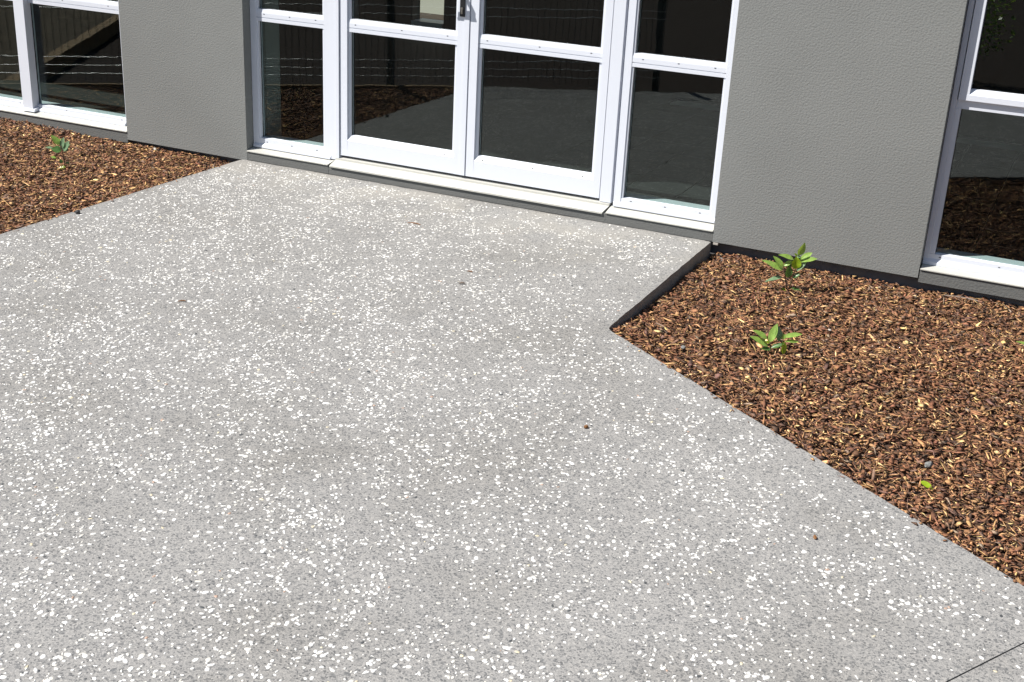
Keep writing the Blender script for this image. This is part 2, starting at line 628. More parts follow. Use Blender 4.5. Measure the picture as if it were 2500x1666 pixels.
PAL = np.array([[.098, .047, .028], [.132, .064, .037], [.165, .080, .045], [.110, .066, .050], [.205, .112, .058],
                [.30, .175, .085], [.42, .275, .13], [.54, .38, .19], [.055, .034, .026], [.17, .125, .095]])
PW = np.array([.14, .18, .18, .10, .14, .105, .065, .035, .06, .025]); PW = PW / PW.sum()
PAL = PAL * np.array([1.68, 1.64, 1.56])


def chips(poly, hf, dens, name, label, spill=()):
    xs = [p[0] for p in poly]; ys = [p[1] for p in poly]
    area = (max(xs) - min(xs)) * (max(ys) - min(ys))
    n = int(area * dens)
    X = rng.uniform(min(xs), max(xs), n); Y = rng.uniform(min(ys), max(ys), n)
    ok = inside(poly, X, Y)
    # full density only where the picture shows it
    X, Y = X[ok], Y[ok]
    n_in = len(X)
    SX, SY = [], []
    for (p, q, inward, cnt) in spill:
        t = rng.random(cnt); dd = np.abs(rng.normal(0, 0.016, cnt))
        SX.append(p[0] + (q[0] - p[0]) * t + inward[0] * dd); SY.append(p[1] + (q[1] - p[1]) * t + inward[1] * dd)
    X = np.concatenate([X] + SX); Y = np.concatenate([Y] + SY)
    k = len(X)
    on_slab = np.arange(k) >= n_in
    ci = rng.choice(10, k, p=PW)
    pale = np.isin(ci, (5, 6, 7))
    L = np.clip(rng.lognormal(math.log(0.0285), 0.46, k), 0.009, 0.10) * np.where(pale, 1.10, 1.0)
    W = np.clip(rng.lognormal(math.log(0.0085), 0.42, k), 0.0025, 0.024) * np.where(pale, 0.62, 1.0)
    spl = rng.random(k) < 0.30                                # splinters
    W = np.where(spl, rng.uniform(0.0022, 0.0045, k), np.minimum(W, L * 0.55))
    L = np.where(spl, L * rng.uniform(1.0, 1.7, k), L)
    T = np.clip(W * rng.uniform(0.12, 0.38, k), 0.0012, 0.0045)
    ed = edge_dist(poly, X, Y)
    big = rng.random(k) < 0.05                                # broad flat flakes
    W = np.where(big, rng.uniform(0.014, 0.026, k), W); L = np.where(big, rng.uniform(0.026, 0.055, k), L)
    L = np.where(on_slab, np.minimum(L * 0.6, 0.03), L); W = np.where(on_slab, np.minimum(W * 0.7, 0.009), W)
    Z = np.where(on_slab, 0.0035, hf(X, Y) + rng.uniform(-0.012, 0.007, k))
    yaw = rng.uniform(0, 2 * math.pi, k)
    pitch = rng.normal(0, 0.17, k) + np.where(rng.random(k) < 0.07, rng.normal(0, 0.55, k), 0)
    pitch *= np.clip(ed / 0.05, 0.15, 1)
    roll = rng.normal(0, 0.22, k)
    pitch = np.where(on_slab, pitch * 0.3, pitch); roll = np.where(on_slab, roll * 0.3, roll)
    bend = rng.normal(0, 0.07, k) * L
    j = lambda a, b: rng.uniform(a, b, k)
    lx = L / 2; wy = W / 2; tz = T / 2
    loc = np.zeros((k, 8, 3))
    loc[:, 0] = np.stack([-lx * j(.8, 1), -wy * j(.1, .9), bend * .5], -1)
    loc[:, 1] = np.stack([-lx * j(.8, 1), wy * j(.1, .9), bend * .5 + T * j(-.3, .3)], -1)
    m0 = lx * j(-.35, .35)
    loc[:, 2] = np.stack([m0 + lx * j(-.15, .15), -wy * j(.8, 1.1), tz - bend * .5], -1)
    loc[:, 3] = np.stack([m0 + lx * j(-.15, .15), wy * j(.8, 1.1), tz * j(.3, 1.2) - bend * .5], -1)
    loc[:, 4] = loc[:, 2] + np.stack([np.zeros(k), wy * .1, -T], -1)
    loc[:, 5] = loc[:, 3] + np.stack([np.zeros(k), -wy * .1, -T], -1)
    loc[:, 6] = np.stack([lx * j(.8, 1), -wy * j(.0, .85), bend * .5], -1)
    loc[:, 7] = np.stack([lx * j(.8, 1), wy * j(.0, .85), bend * .5 + T * j(-.3, .3)], -1)
    cr, sr = np.cos(roll)[:, None], np.sin(roll)[:, None]
    x, y, z = loc[..., 0], loc[..., 1], loc[..., 2]
    y, z = y * cr - z * sr, y * sr + z * cr
    cp, sp = np.cos(pitch)[:, None], np.sin(pitch)[:, None]
    x, z = x * cp + z * sp, -x * sp + z * cp
    cy, sy = np.cos(yaw)[:, None], np.sin(yaw)[:, None]
    x, y = x * cy - y * sy, x * sy + y * cy
    V = np.stack([x + X[:, None], y + Y[:, None], z + Z[:, None]], -1)
    base = (np.arange(k) * 8)[:, None, None]
    Qs = (base + np.array([[0, 1, 3, 2], [2, 3, 7, 6], [1, 0, 4, 5], [5, 4, 6, 7]])[None]).reshape(-1, 4)
    Ts = (base + np.array([[0, 2, 4], [2, 6, 4], [1, 5, 3], [3, 5, 7]])[None]).reshape(-1, 3)
    me = bpy.data.meshes.new(name)
    me.vertices.add(k * 8); me.vertices.foreach_set("co", V.reshape(-1).astype(np.float32))
    loops = np.concatenate([Qs.reshape(-1), Ts.reshape(-1)])
    starts = np.concatenate([np.arange(len(Qs)) * 4, len(Qs) * 4 + np.arange(len(Ts)) * 3])
    me.loops.add(len(loops)); me.loops.foreach_set("vertex_index", loops.astype(np.int32))
    me.polygons.add(len(starts)); me.polygons.foreach_set("loop_start", starts.astype(np.int32))
    me.update(calc_edges=True)
    c = PAL[ci] * rng.uniform(0.75, 1.28, (k, 1)) * rng.uniform(0.93, 1.07, (k, 3))
    at = me.color_attributes.new("tint", 'FLOAT_COLOR', 'POINT')
    cc = np.ones((k, 8, 4), np.float32); cc[:, :, :3] = c[:, None, :]
    at.data.foreach_set("color", cc.reshape(-1))
    me.materials.append(M_CHIP)
    o = link(name, me)
    tag(o, label, "mulch", kind="stuff")
    return o


def shrink(poly, hard):
    return poly


right_vis = [(XN + 0.018, 0.030), (5.3, 0.030), (5.3, -3.12), (edgeA(3.05)[0] + 0.012, edgeA(3.05)[1] + 0.018), (NOTCH[0] + 0.016, NOTCH[1] + 0.012)]
left_vis = [(-2.9, 0.030), (XE - 0.014, 0.030), (XE - 0.014, -2.70), (-0.25, -2.58), (-2.6, -0.68), (-2.9, -0.42)]
chips(right_vis, h_right, 9000, "bark_mulch", "brown bark mulch filling the bed right of the entrance apron",
      [(edgeA(0.05), edgeA(3.0), (-0.5786, -0.8157), 55)])
chips(left_vis, h_left, 8000, "bark_mulch", "brown bark mulch filling the bed left of the entrance apron",
      [((XE, -0.15), (XE, -2.2), (1.0, 0.0), 45)])

# ------------------------------------------------------------------ building
D = 0.064                   # depth of the frame faces behind the wall face
GY = 0.092                  # glass
TH = 0.20                   # wall thickness
building = empty("building", (0, 0.1, 0))
tag(building, "grey rendered building with white aluminium doors and windows behind the paved entrance", "building")


def adopt(o, p=building):
    o.parent = p
    o.matrix_parent_inverse = Matrix.Translation(-p.matrix_world.translation) if p.type == 'EMPTY' else Matrix()
    return o


bpy.context.view_layer.update()
HEAD = 2.12
for x0, x1 in ((-0.870, 0.0), (2.746, 3.712), (-6.0, -3.35), (5.35, 8.5)):
    zb = 0.004 if x0 == 2.746 else 0.0
    adopt(box("wall_pier", x0, x1, 0.0, TH, -0.004 + zb, HEAD, M_WALL, None, 0.004))
adopt(box("wall_head", -6.0, 8.5, 0.0, TH, HEAD + 0.0, 2.75, M_WALL))
adopt(box("foundation", -6.0, 8.5, 0.036, 0.30, -0.30, -0.006, M_FOUND))
bm = bmesh.new(); add_box(bm, -6.3, 8.8, -0.62, 5.6, 2.752, 2.90)
adopt(finish(bm, "roof", M_ROOF))
# interior shell
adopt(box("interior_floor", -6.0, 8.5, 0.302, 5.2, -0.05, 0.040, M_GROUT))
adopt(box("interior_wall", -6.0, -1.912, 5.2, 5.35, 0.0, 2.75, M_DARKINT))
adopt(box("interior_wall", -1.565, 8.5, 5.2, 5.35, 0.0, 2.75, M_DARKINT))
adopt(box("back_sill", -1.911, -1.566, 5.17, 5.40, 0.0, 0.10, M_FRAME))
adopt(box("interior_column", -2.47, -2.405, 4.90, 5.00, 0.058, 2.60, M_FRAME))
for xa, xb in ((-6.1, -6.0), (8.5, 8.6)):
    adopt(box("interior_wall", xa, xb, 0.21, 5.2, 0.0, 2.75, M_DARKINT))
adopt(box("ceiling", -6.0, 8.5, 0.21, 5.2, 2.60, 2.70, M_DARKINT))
fl = bpy.data.objects["interior_floor"]
me_t = None
for i in range(5, 16):
    for j in range(0, 9):
        x0 = 2.397 + 0.30 * (i - 8) + 0.0035; y0 = 0.533 + 0.30 * (j - 0) + 0.0035 if j else 0.306
        y1 = 0.533 + 0.30 * j + 0.2965 if j else 0.5295
        if j == 0:
            t = box("floor_tile", 0, 0.293, 0, y1 - y0, 0, 0.018, M_TILE, fl)
        elif me_t is None:
            t = box("floor_tile", 0, 0.293, 0, 0.293, 0, 0.018, M_TILE, fl); me_t = t.data
        else:
            t = link("floor_tile", me_t, fl)
        t.location = (x0, 0.533 + 0.30 * (j - 1) + 0.0035 if j else y0, 0.0415)
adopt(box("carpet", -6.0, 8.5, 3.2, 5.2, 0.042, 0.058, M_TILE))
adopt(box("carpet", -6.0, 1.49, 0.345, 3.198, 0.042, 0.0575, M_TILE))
# inner linings of the piers beside the openings
for x0, x1 in ((-0.868, -0.004), (2.750, 3.708), (5.354, 8.4), (-5.9, -3.354)):
    adopt(box("interior_lining", x0, x1, TH + 0.002, 0.34, 0.060, 2.6, M_INT))


# plaster sills with painted tops
def sill(x0, x1, zf, zb, zlow, yf=0.0, capover=0.006, m=M_SILLFACE):
    s = extr("window_sill", [(yf, zlow), (0.16, zlow), (0.16, zb - 0.004), (yf, zf - 0.004)], x0, x1, 'x', m, None, 0.003)
    adopt(s)
    c = extr("sill_cap", [(yf - capover, zf - 0.004), (D + 0.010, zb - 0.003), (D + 0.010, zb + 0.001), (yf - capover, zf + 0.0005)],
             x0 + 0.001, x1 - 0.001, 'x', M_CAP, s, 0.001)
    return s


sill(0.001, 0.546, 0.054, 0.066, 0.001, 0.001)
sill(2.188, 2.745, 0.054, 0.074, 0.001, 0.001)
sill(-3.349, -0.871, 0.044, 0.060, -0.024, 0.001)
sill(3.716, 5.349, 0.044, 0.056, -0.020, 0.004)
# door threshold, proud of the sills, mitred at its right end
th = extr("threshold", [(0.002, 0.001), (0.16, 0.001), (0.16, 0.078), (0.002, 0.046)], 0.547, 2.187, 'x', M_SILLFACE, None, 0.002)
adopt(th)
bm = bmesh.new()
prof = [(-0.007, 0.044), (-0.007, 0.0515), (0.018, 0.0625), (0.0195, 0.0615), (0.052, 0.0735), (0.053, 0.084), (0.075, 0.088), (0.14, 0.088), (0.14, 0.043)]
L_ = [bm.verts.new((0.560 - 0.10 * max(0, -p[0]), p[0], p[1])) for p in prof]
R_ = [bm.verts.new((2.186 - 0.22 * max(0, D - p[0]) if p[0] < D else 2.186, p[0], p[1])) for p in prof]
bm.faces.new(L_); bm.faces.new(R_[::-1])
for i in range(len(prof)):
    bm.faces.new([L_[i], L_[(i + 1) % len(prof)], R_[(i + 1) % len(prof)], R_[i]])
finish(bm, "door_sill", M_CAP, th, 0.0012, segs=1)


# --- frames
me_weep = None
def weep(parent, x, z, y):
    global me_weep
    if me_weep is None:
        bm = bmesh.new(); add_box(bm, -0.0055, 0.0055, -0.0006, 0.003, -0.0019, 0.0019)
        bmesh.ops.bevel(bm, geom=[e for e in bm.edges if abs(e.verts[0].co.y - e.verts[1].co.y) > .002], offset=0.0016, segments=2, affect='EDGES')
        o = finish(bm, "weep_hole", M_GASKET, parent); me_weep = o.data
    else:
        o = link("weep_hole", me_weep, parent)
    o.location = (x, y, z)


def pane(parent, x0, x1, z0, z1, y=GY):
    return box("glass_pane", x0 - 0.006, x1 + 0.006, y, y + 0.006, z0 - 0.006, z1 + 0.006, M_GLASS, parent)


def gasket(bm_list, x0, x1, z0, z1):
    """dark rubber line round a pane"""
    for a in ((x0 - .004, x0 + .0015, z0, z1), (x1 - .0015, x1 + .004, z0, z1), (x0, x1, z0 - .004, z0 + .0015), (x0, x1, z1 - .0015, z1 + .004)):
        add_box(bm_list, a[0], a[1], GY - 0.007, GY - 0.0005, a[2], a[3])


YB = 0.106     # back of the frames
def jamb(bm, x0, x1, z0, z1, y0=D):
    add_box(bm, x0, x1, y0, YB, z0, z1)


def sidelight(x0, x1, gx0, gx1, groove):
    """fixed panes beside the doors: frame, transom, beads, two panes"""
    z0 = 0.068 if x0 < 1 else 0.076
    bm = bmesh.new()
    jamb(bm, x0, gx0 - 0.010, z0, HEAD - 0.002)
    add_box(bm, gx0 - 0.010 + 0.0005, gx0, D + 0.006, YB - .002, z0 + 0.02, HEAD - 0.03)
    jamb(bm, gx1 + 0.010, x1, z0, HEAD - 0.002)
    add_box(bm, gx1, gx1 + 0.0095, D + 0.006, YB - .002, z0 + 0.02, HEAD - 0.03)
    f = finish(bm, "sidelight", M_FRAME, None, 0.0015, segs=1)
    adopt(f)
    zb = 0.121
    extr("bottom_rail", [(D - 0.010, z0 + 0.001), (YB, z0 + 0.001), (YB, zb), (GY, zb + 0.004), (D + 0.002, zb), (D + 0.002, z0 + 0.026), (D - 0.010, z0 + 0.012)],
         x0 + 0.003, x1 - 0.003, 'x', M_FRAME, f, 0.001)
    extr("transom", [(D + 0.002, 0.772), (YB, 0.772), (YB, 0.834), (GY, 0.838), (D + 0.0055, 0.836), (D + 0.002, 0.816), (D + 0.002, 0.794), (D + 0.006, 0.793), (D + 0.006, 0.791), (D + 0.002, 0.790)],
         gx0 - 0.013, gx1 + 0.013, 'x', M_FRAME, f, 0.001)
    extr("head_rail", [(D, 2.05), (YB, 2.05), (YB, HEAD - 0.002), (D, HEAD - 0.002)], x0 + .002, x1 - .002, 'x', M_FRAME, f, 0.001)
    for a in (0.10, 0.5, 0.90):
        xx = gx0 + (gx1 - gx0) * a
        weep(f, xx, z0 + 0.036, D + 0.002)
        weep(f, xx, 0.811, D + 0.002)
    pane(f, gx0, gx1, zb, 0.772); pane(f, gx0, gx1, 0.836, 2.05)
    bm = bmesh.new(); gasket(bm, gx0, gx1, zb, 0.772); gasket(bm, gx0, gx1, 0.836, 2.05)
    finish(bm, "gasket", M_GASKET, f)
    return f


sidelight(0.002, 0.526, 0.052, 0.4715, False)
sidelight(2.200, 2.744, 2.247, 2.695, True)

# door frame posts between doors and sidelights
bm = bmesh.new()
jamb(bm, 0.528, 0.581, 0.072, HEAD - 0.002, D - 0.004)
add_box(bm, 0.562, 0.5815, D - 0.010, YB - .002, 0.074, HEAD - 0.004)
adopt(finish(bm, "door_post", M_FRAME, None, 0.002, segs=1))
bm = bmesh.new()
jamb(bm, 2.127, 2.187, 0.0885, HEAD - 0.002, D - 0.004)
jamb(bm, 2.187, 2.1905, 0.0885, HEAD - 0.002, D + 0.002)
jamb(bm, 2.1905, 2.1985, 0.08, HEAD - 0.002, D + 0.022)
adopt(finish(bm, "door_post", M_FRAME, None, 0.0012, segs=1))


def door(x0, x1, gx0, gx1, lock):
    f0 = D - 0.002
    zb, zg = 0.190, 0.215
    bm = bmesh.new()
    jamb(bm, x0, gx0 - 0.0165, 0.102, 2.06, f0)
    jamb(bm, gx1 + 0.0165, x1, 0.102, 2.06, f0)
    if lock:      # rebate strip along the meeting stiles
        add_box(bm, x1 - 0.030, x1 - 0.0015, f0 - 0.004, f0 + .01, 0.103, 2.058)
    f = finish(bm, "door", M_FRAME, None, 0.002, segs=1)
    adopt(f)
    # bottom rail: flat kick face, sloping bead above it
    extr("bottom_rail", [(f0, 0.1025), (YB, 0.1025), (YB, zg), (GY, zg + 0.004), (D + 0.014, zg), (D + 0.002, zb + 0.004), (f0 + 0.001, zb)],
         gx0 - 0.017, gx1 + 0.017, 'x', M_FRAME, f, 0.001)
    for xa, xb in ((gx0 - 0.0155, gx0), (gx1, gx1 + 0.0155)):
        box("glazing_bead", xa, xb, D + 0.012, YB - 0.004, zg - 0.004, 2.0, M_FRAME, f, 0.0015)
    extr("transom", [(D + 0.006, 0.772), (YB, 0.772), (YB, 0.834), (GY, 0.840), (D + 0.0095, 0.838), (D + 0.006, 0.816), (D + 0.006, 0.795), (D + 0.010, 0.794), (D + 0.010, 0.792), (D + 0.006, 0.791)],
         gx0 - 0.0163, gx1 + 0.0163, 'x', M_FRAME, f, 0.001)
    extr("head_rail", [(f0, 2.0), (YB, 2.0), (YB, 2.06), (f0, 2.06)], gx0 - .0163, gx1 + .0163, 'x', M_FRAME, f, 0.001)
    for a in (0.05, 0.5, 0.93):
        xx = gx0 + (gx1 - gx0) * a
        weep(f, xx, zb + 0.0075, D + 0.002)
        weep(f, xx, 0.811, D + 0.006)
    pane(f, gx0, gx1, zg, 0.772); pane(f, gx0, gx1, 0.838, 2.0)
    bm = bmesh.new(); gasket(bm, gx0, gx1, zg, 0.772); gasket(bm, gx0, gx1, 0.838, 2.0)
    finish(bm, "gasket", M_GASKET, f)
    return f


dl = door(0.586, 1.3595, 0.6465, 1.2735, True)
dr = door(1.364, 2.1225, 1.4255, 2.0685, False)
# lock furniture on the left leaf
box("lock_plate", 1.306, 1.333, D - 0.013, D - 0.0025, 0.918, 1.16, M_BLACK, dl, 0.003)
bm = bmesh.new()
for k in range(14):
    pass
circ = [(0.0075 * math.cos(a), 0.0075 * math.sin(a)) for a in np.linspace(-0.9, math.pi + 0.9, 12)]
key = [(1.3175 + c[0], 0.957 + c[1]) for c in circ] + [(1.3175 - 0.0045, 0.934), (1.3175 - 0.003, 0.931), (1.3175 + 0.003, 0.931), (1.3175 + 0.0045, 0.934)]
A_ = [bm.verts.new((x, D - 0.0165, z)) for x, z in key]; B_ = [bm.verts.new((x, D - 0.012, z)) for x, z in key]
bm.faces.new(A_); bm.faces.new(B_[::-1])
for i in range(len(key)):
    bm.faces.new([A_[i], A_[(i + 1) % len(key)], B_[(i + 1) % len(key)], B_[i]])
finish(bm, "lock_cylinder", M_STEEL, dl)
bm = bmesh.new()
zc = 1.035
tube(bm, [(1.3195, D - 0.012, zc), (1.3195, D - 0.052, zc), (1.312, D - 0.062, zc), (1.20, D - 0.064, zc)], [0.010, 0.010, 0.011, 0.010], 10)
finish(bm, "lever_handle", M_BLACK, dl, 0, True)
adopt(box("door_head", 0.5285, 2.1985, D - 0.003, YB, 2.064, HEAD - 0.0025, M_FRAME, None, 0.002))

# left window: two lights and a proud mullion
bm = bmesh.new()
for xa, xb in ((-3.347, -3.29), (-0.932, -0.873)):
    jamb(bm, xa, xb, 0.056, HEAD - 0.002)
add_box(bm, -3.29, -0.932, D, YB, 2.06, HEAD - 0.002)
bmesh.ops.remove_doubles(bm, verts=bm.verts[:], dist=1e-5)
lw_ = adopt(finish(bm, "window", M_FRAME, None, 0.0015, segs=1))
box("mullion", -1.721, -1.640, D - 0.034, YB, 0.064, HEAD - 0.003, M_FRAME, lw_, 0.003)
extr("mullion_foot", [(D - 0.044, 0.0595), (D, 0.0615), (D, 0.086), (D - 0.038, 0.074)], -1.722, -1.622, 'x', M_FRAME, lw_, 0.002)
for xa, xb in ((-3.289, -1.7225), (-1.6385, -0.933)):
    extr("bottom_rail", [(D - 0.010, 0.0585), (YB, 0.0585), (YB, 0.097), (GY, 0.101), (D + 0.002, 0.097), (D + 0.002, 0.083), (D - 0.010, 0.071)], xa, xb, 'x', M_FRAME, lw_, 0.001)
    extr("transom", [(D + 0.002, 0.712), (YB, 0.712), (YB, 0.774), (GY, 0.778), (D + 0.0055, 0.776), (D + 0.002, 0.757), (D + 0.002, 0.735), (D + 0.006, 0.734), (D + 0.006, 0.732), (D + 0.002, 0.731)], xa, xb, 'x', M_FRAME, lw_, 0.001)
    pane(lw_, xa, xb, 0.097, 0.712); pane(lw_, xa, xb, 0.776, 2.05)
    bm = bmesh.new(); gasket(bm, xa, xb, 0.097, 0.712); gasket(bm, xa, xb, 0.776, 2.05)
    finish(bm, "gasket", M_GASKET, lw_)
for xx in (-1.78, -1.40, -0.965):
    weep(lw_, xx, 0.0895, D + 0.002)
for xx in (-1.36, -1.01):
    weep(lw_, xx, 0.7505, D + 0.002)

# right window: awning sash over a fixed light
bm = bmesh.new()
jamb(bm, 3.7135, 3.7375, 0.054, HEAD - 0.002)
jamb(bm, 5.30, 5.348, 0.054, HEAD - 0.002)
add_box(bm, 3.7375, 5.30, D, YB, 2.08, HEAD - 0.002)
bmesh.ops.remove_doubles(bm, verts=bm.verts[:], dist=1e-5)
rw = adopt(finish(bm, "window", M_FRAME, None, 0.0015, segs=1))
box("glazing_bead", 3.738, 3.7605, D + 0.002, YB - .001, 0.104, 0.7635, M_FRAME, rw, 0.001)
extr("bottom_rail", [(D - 0.010, 0.0545), (YB, 0.0545), (YB, 0.103), (GY, 0.107), (D + 0.002, 0.103), (D + 0.002, 0.083), (D - 0.010, 0.067)], 3.716, 5.299, 'x', M_FRAME, rw, 0.001)
extr("transom", [(D + 0.003, 0.764), (YB, 0.764), (YB, 0.803), (D + 0.003, 0.803)], 3.7385, 5.299, 'x', M_FRAME, rw, 0.001)
extr("sash_rail", [(D - 0.012, 0.804), (YB - .01, 0.804), (YB - .01, 0.848), (GY, 0.853), (D + 0.008, 0.851), (D - 0.012, 0.828)], 3.7425, 5.29, 'x', M_FRAME, rw, 0.0012)
box("sash_stile", 3.7425, 3.785, D - 0.0115, YB - .012, 0.829, 2.07, M_FRAME, rw, 0.002)
for xx in (3.785, 4.04, 4.31):
    weep(rw, xx, 0.092, D + 0.002)
pane(rw, 3.7605, 5.299, 0.103, 0.764); pane(rw, 3.785, 5.29, 0.852, 2.05)
bm = bmesh.new(); gasket(bm, 3.7605, 5.299, 0.103, 0.764); gasket(bm, 3.785, 5.29, 0.852, 2.05)
finish(bm, "gasket", M_GASKET, rw)

for xa, xb, zt in ((0.004, 0.526, 0.110), (2.200, 2.744, 0.113), (-3.345, -0.872, 0.086), (3.715, 5.347, 0.095)):
    adopt(box("interior_sill", xa, xb, YB + 0.002, 0.215, zt - 0.03, zt, M_FRAME, None, 0.003))

# bit of flashing at the foot of the pier beside the apron
adopt(box("flashing_tab", 2.752, 2.775, -0.004, 0.030, -0.012, -0.0025, M_WSTONE, None, 0.001))

# ------------------------------------------------------------------ things inside the room
bw = box("boundary_wall", -9.0, 6.0, 7.60, 7.75, -0.18, 2.2, M_CABW)
tag(bw, "pale rendered wall glimpsed through the back opening of the dark room", "wall")

# ------------------------------------------------------------------ yard behind the camera, seen in the glass
dry = bmesh.new()
prism(dry, [(-2.86, -0.74), (-4.72, -4.05), (-8.0, -9.5), (-14.0, -9.5), (-14.0, -0.2), (-3.5, -0.2)], -0.14, -0.045)
o = finish(dry, "dry_ground", M_SOIL); o["kind"] = "structure"


def plank(name, p, q, w, z0, z1, m):
    p = Vector((*p, 0)); q = Vector((*q, 0)); d = (q - p); L = d.length; d.normalize(); nrm = Vector((-d.y, d.x, 0)) * w / 2
    bm = bmesh.new()
    pts = [p - nrm, q - nrm, q + nrm, p + nrm]
    prism(bm, [(v.x, v.y) for v in pts], z0, z1)
    return finish(bm, name, m, None, 0.004)


tag(plank("timber_edging", edging(-1.05), edging(3.35), 0.035, -0.20, -0.004, M_TIMBER), "timber edging board between the left bark bed and the fence", "edging board")
tag(plank("timber_board", (-2.80, -0.76), (-5.3, -5.1), 0.10, -0.14, -0.012, M_TIMBER), "long pale timber board lying diagonally on the ground beyond the fence", "board")

fence = empty("mesh_fence", (-1.0, -2.25, -0.05))
FN = np.array([-0.62584, -0.77995])
def fpt(t, off=0.20): q = EDG0 + EDGD * t + FN * off; return q
bm = bmesh.new()
for t in np.arange(-0.9, 5.0, 0.05):
    q = fpt(t)
    tube(bm, [(q[0], q[1], -0.02), (q[0], q[1], 0.94)], 0.0022, 4)
def rel(o, e):
    o.parent = e; o.matrix_parent_inverse = Matrix.Translation(-Vector(e.location)); return o
w_ = rel(finish(bm, "wire_mesh", M_POST), fence); w_["kind"] = "stuff"
for z in (0.035, 0.095, 0.155, 0.50, 0.56, 0.88, 0.94):
    bm = bmesh.new()
    pts = []
    for k, t in enumerate(np.arange(-0.9, 5.0, 0.05)):
        q = fpt(t, 0.20 - 0.006)
        pts.append((q[0], q[1], z + (0.0016 if k % 2 else -0.0016)))
    tube(bm, pts, 0.0034, 5)
    rel(finish(bm, "rib_wire", M_GALV), fence)
for t in (-0.92, 2.75, 4.93):
    q = fpt(t, 0.24)
    rel(box("fence_post", q[0] - 0.022, q[0] + 0.022, q[1] - 0.022, q[1] + 0.022, -0.16, 0.98, M_POST, None, 0.004), fence)
tag(fence, "galvanised ribbed wire mesh fence on dark posts, mirrored in the glass", "fence")


# leafy shrub beyond the walkway (mirrored in the right window)
def leaf_mesh(name, L, W, m, curl=0.25, fold=0.22, nseg=7):
    """blade along +x, up +z, with midrib fold and droop"""
    bm = bmesh.new()
    rows = []
    for i in range(nseg + 1):
        t = i / nseg
        w = W / 2 * (math.sin(math.pi * min(1, t ** 0.85)) ** 0.8 if 0 < t < 1 else 0.03)
        w = max(w, W * 0.02)
        x = L * t
        z = -curl * L * t * t
        row = []
        for s in (-1, -0.5, 0, 0.5, 1):
            zz = z + fold * w * abs(s) + 0.0 * t
            row.append(bm.verts.new((x, s * w, zz + (0.04 * W * math.sin(9 * t + s) * abs(s)))))
        rows.append(row)
    for i in range(nseg):
        for k in range(4):
            bm.faces.new([rows[i][k], rows[i + 1][k], rows[i + 1][k + 1], rows[i][k + 1]])
    me = bpy.data.meshes.new(name)
    bm.to_mesh(me); bm.free()
    for p in me.polygons: p.use_smooth = True
    me.materials.append(m)
    return me


def shrub(loc, n, rad, h, label):
    s = empty("shrub", loc)
    bm = bmesh.new()
    tube(bm, [(0, 0, -0.05), (0.02, 0, h * 0.4), (0.0, 0.03, h * 0.8)], [0.018, 0.013, 0.006], 7)
    finish(bm, "stem", M_STEM, s)
    r2 = np.random.default_rng(5)
    V, Fs = [], []
    for _ in range(n):
        u = r2.normal(0, 1, 3); u /= np.linalg.norm(u); rr = r2.random() ** 0.4
        c = np.array([u[0] * rad * rr, u[1] * rad * rr, h * 0.58 + u[2] * h * 0.42 * rr])
        a = r2.uniform(0, 6.28); e = r2.uniform(-0.6, 0.6); L = r2.uniform(0.04, 0.075); w = L * 0.25
        d = np.array([math.cos(a) * math.cos(e), math.sin(a) * math.cos(e), math.sin(e)]); sd = np.array([-math.sin(a), math.cos(a), r2.uniform(-.5, .5)])
        b0 = len(V)
        V += [c, c + d * L * .5 + sd * w, c + d * L, c + d * L * .5 - sd * w]; Fs.append([b0, b0 + 1, b0 + 2, b0 + 3])
    me = bpy.data.meshes.new("foliage"); me.from_pydata([tuple(v) for v in V], [], Fs); me.materials.append(M_LEAF)
    f = link("foliage", me, s); f["kind"] = "stuff"
    tag(s, label, "shrub")
    return s


shrub((3.15, -6.9, -0.16), 900, 0.33, 1.15, "leafy green shrub beyond the walkway, mirrored in the right window")
bx = box("concrete_kerb", 1.4, 7.5, -5.95, -5.80, -0.2, 0.02, M_GROUT)
bpy.data.objects.remove(bx)

# ------------------------------------------------------------------ young plants
RV = Vector((CR.x, CR.y, 0)).normalized()                # sideways in plan
TV = Vector((RV.y, -RV.x, 0))                            # towards the viewer's side of the bed


def plant(loc, s, base, stems, leaves, label):
    """s: metres per drawing unit; drawing units are right / up; a third value is depth towards the path"""
    e = empty("young_plant", loc)
    def P(q):
        d = q[2] if len(q) > 2 else 0.0
        return RV * ((q[0] - base[0]) * s) + Vector((0, 0, (base[1] - q[1]) * s)) + TV * (d * s)
    for st in stems:
        bm = bmesh.new()
        pts = [P(q) for q in st]
        pts[0] = pts[0] + Vector((0, 0, -0.02))
        tube(bm, pts, [0.0034 - 0.0020 * i / (len(pts) - 1) for i in range(len(pts))], 6)
        finish(bm, "stem", M_STEM, e, 0, True)
    for (a, b, w, m, up) in leaves:
        A, B = P(a), P(b)
        L = (B - A).length
        me = leaf_mesh("leaf", L * 1.08, w * s * 1.3, m, curl=0.16, fold=0.30)
        x = (B - A).normalized()
        upv = (RV * up[0] + Vector((0, 0, up[1])) + TV * up[2]).normalized()
        y = upv.cross(x).normalized(); z = x.cross(y)
        o = link("leaf", me, e)
        mm = Matrix((x, y, z)).transposed().to_4x4(); mm.translation = A
        o.matrix_local = mm
    tag(e, label, "plant", "young plants in the bark beds")
    return e


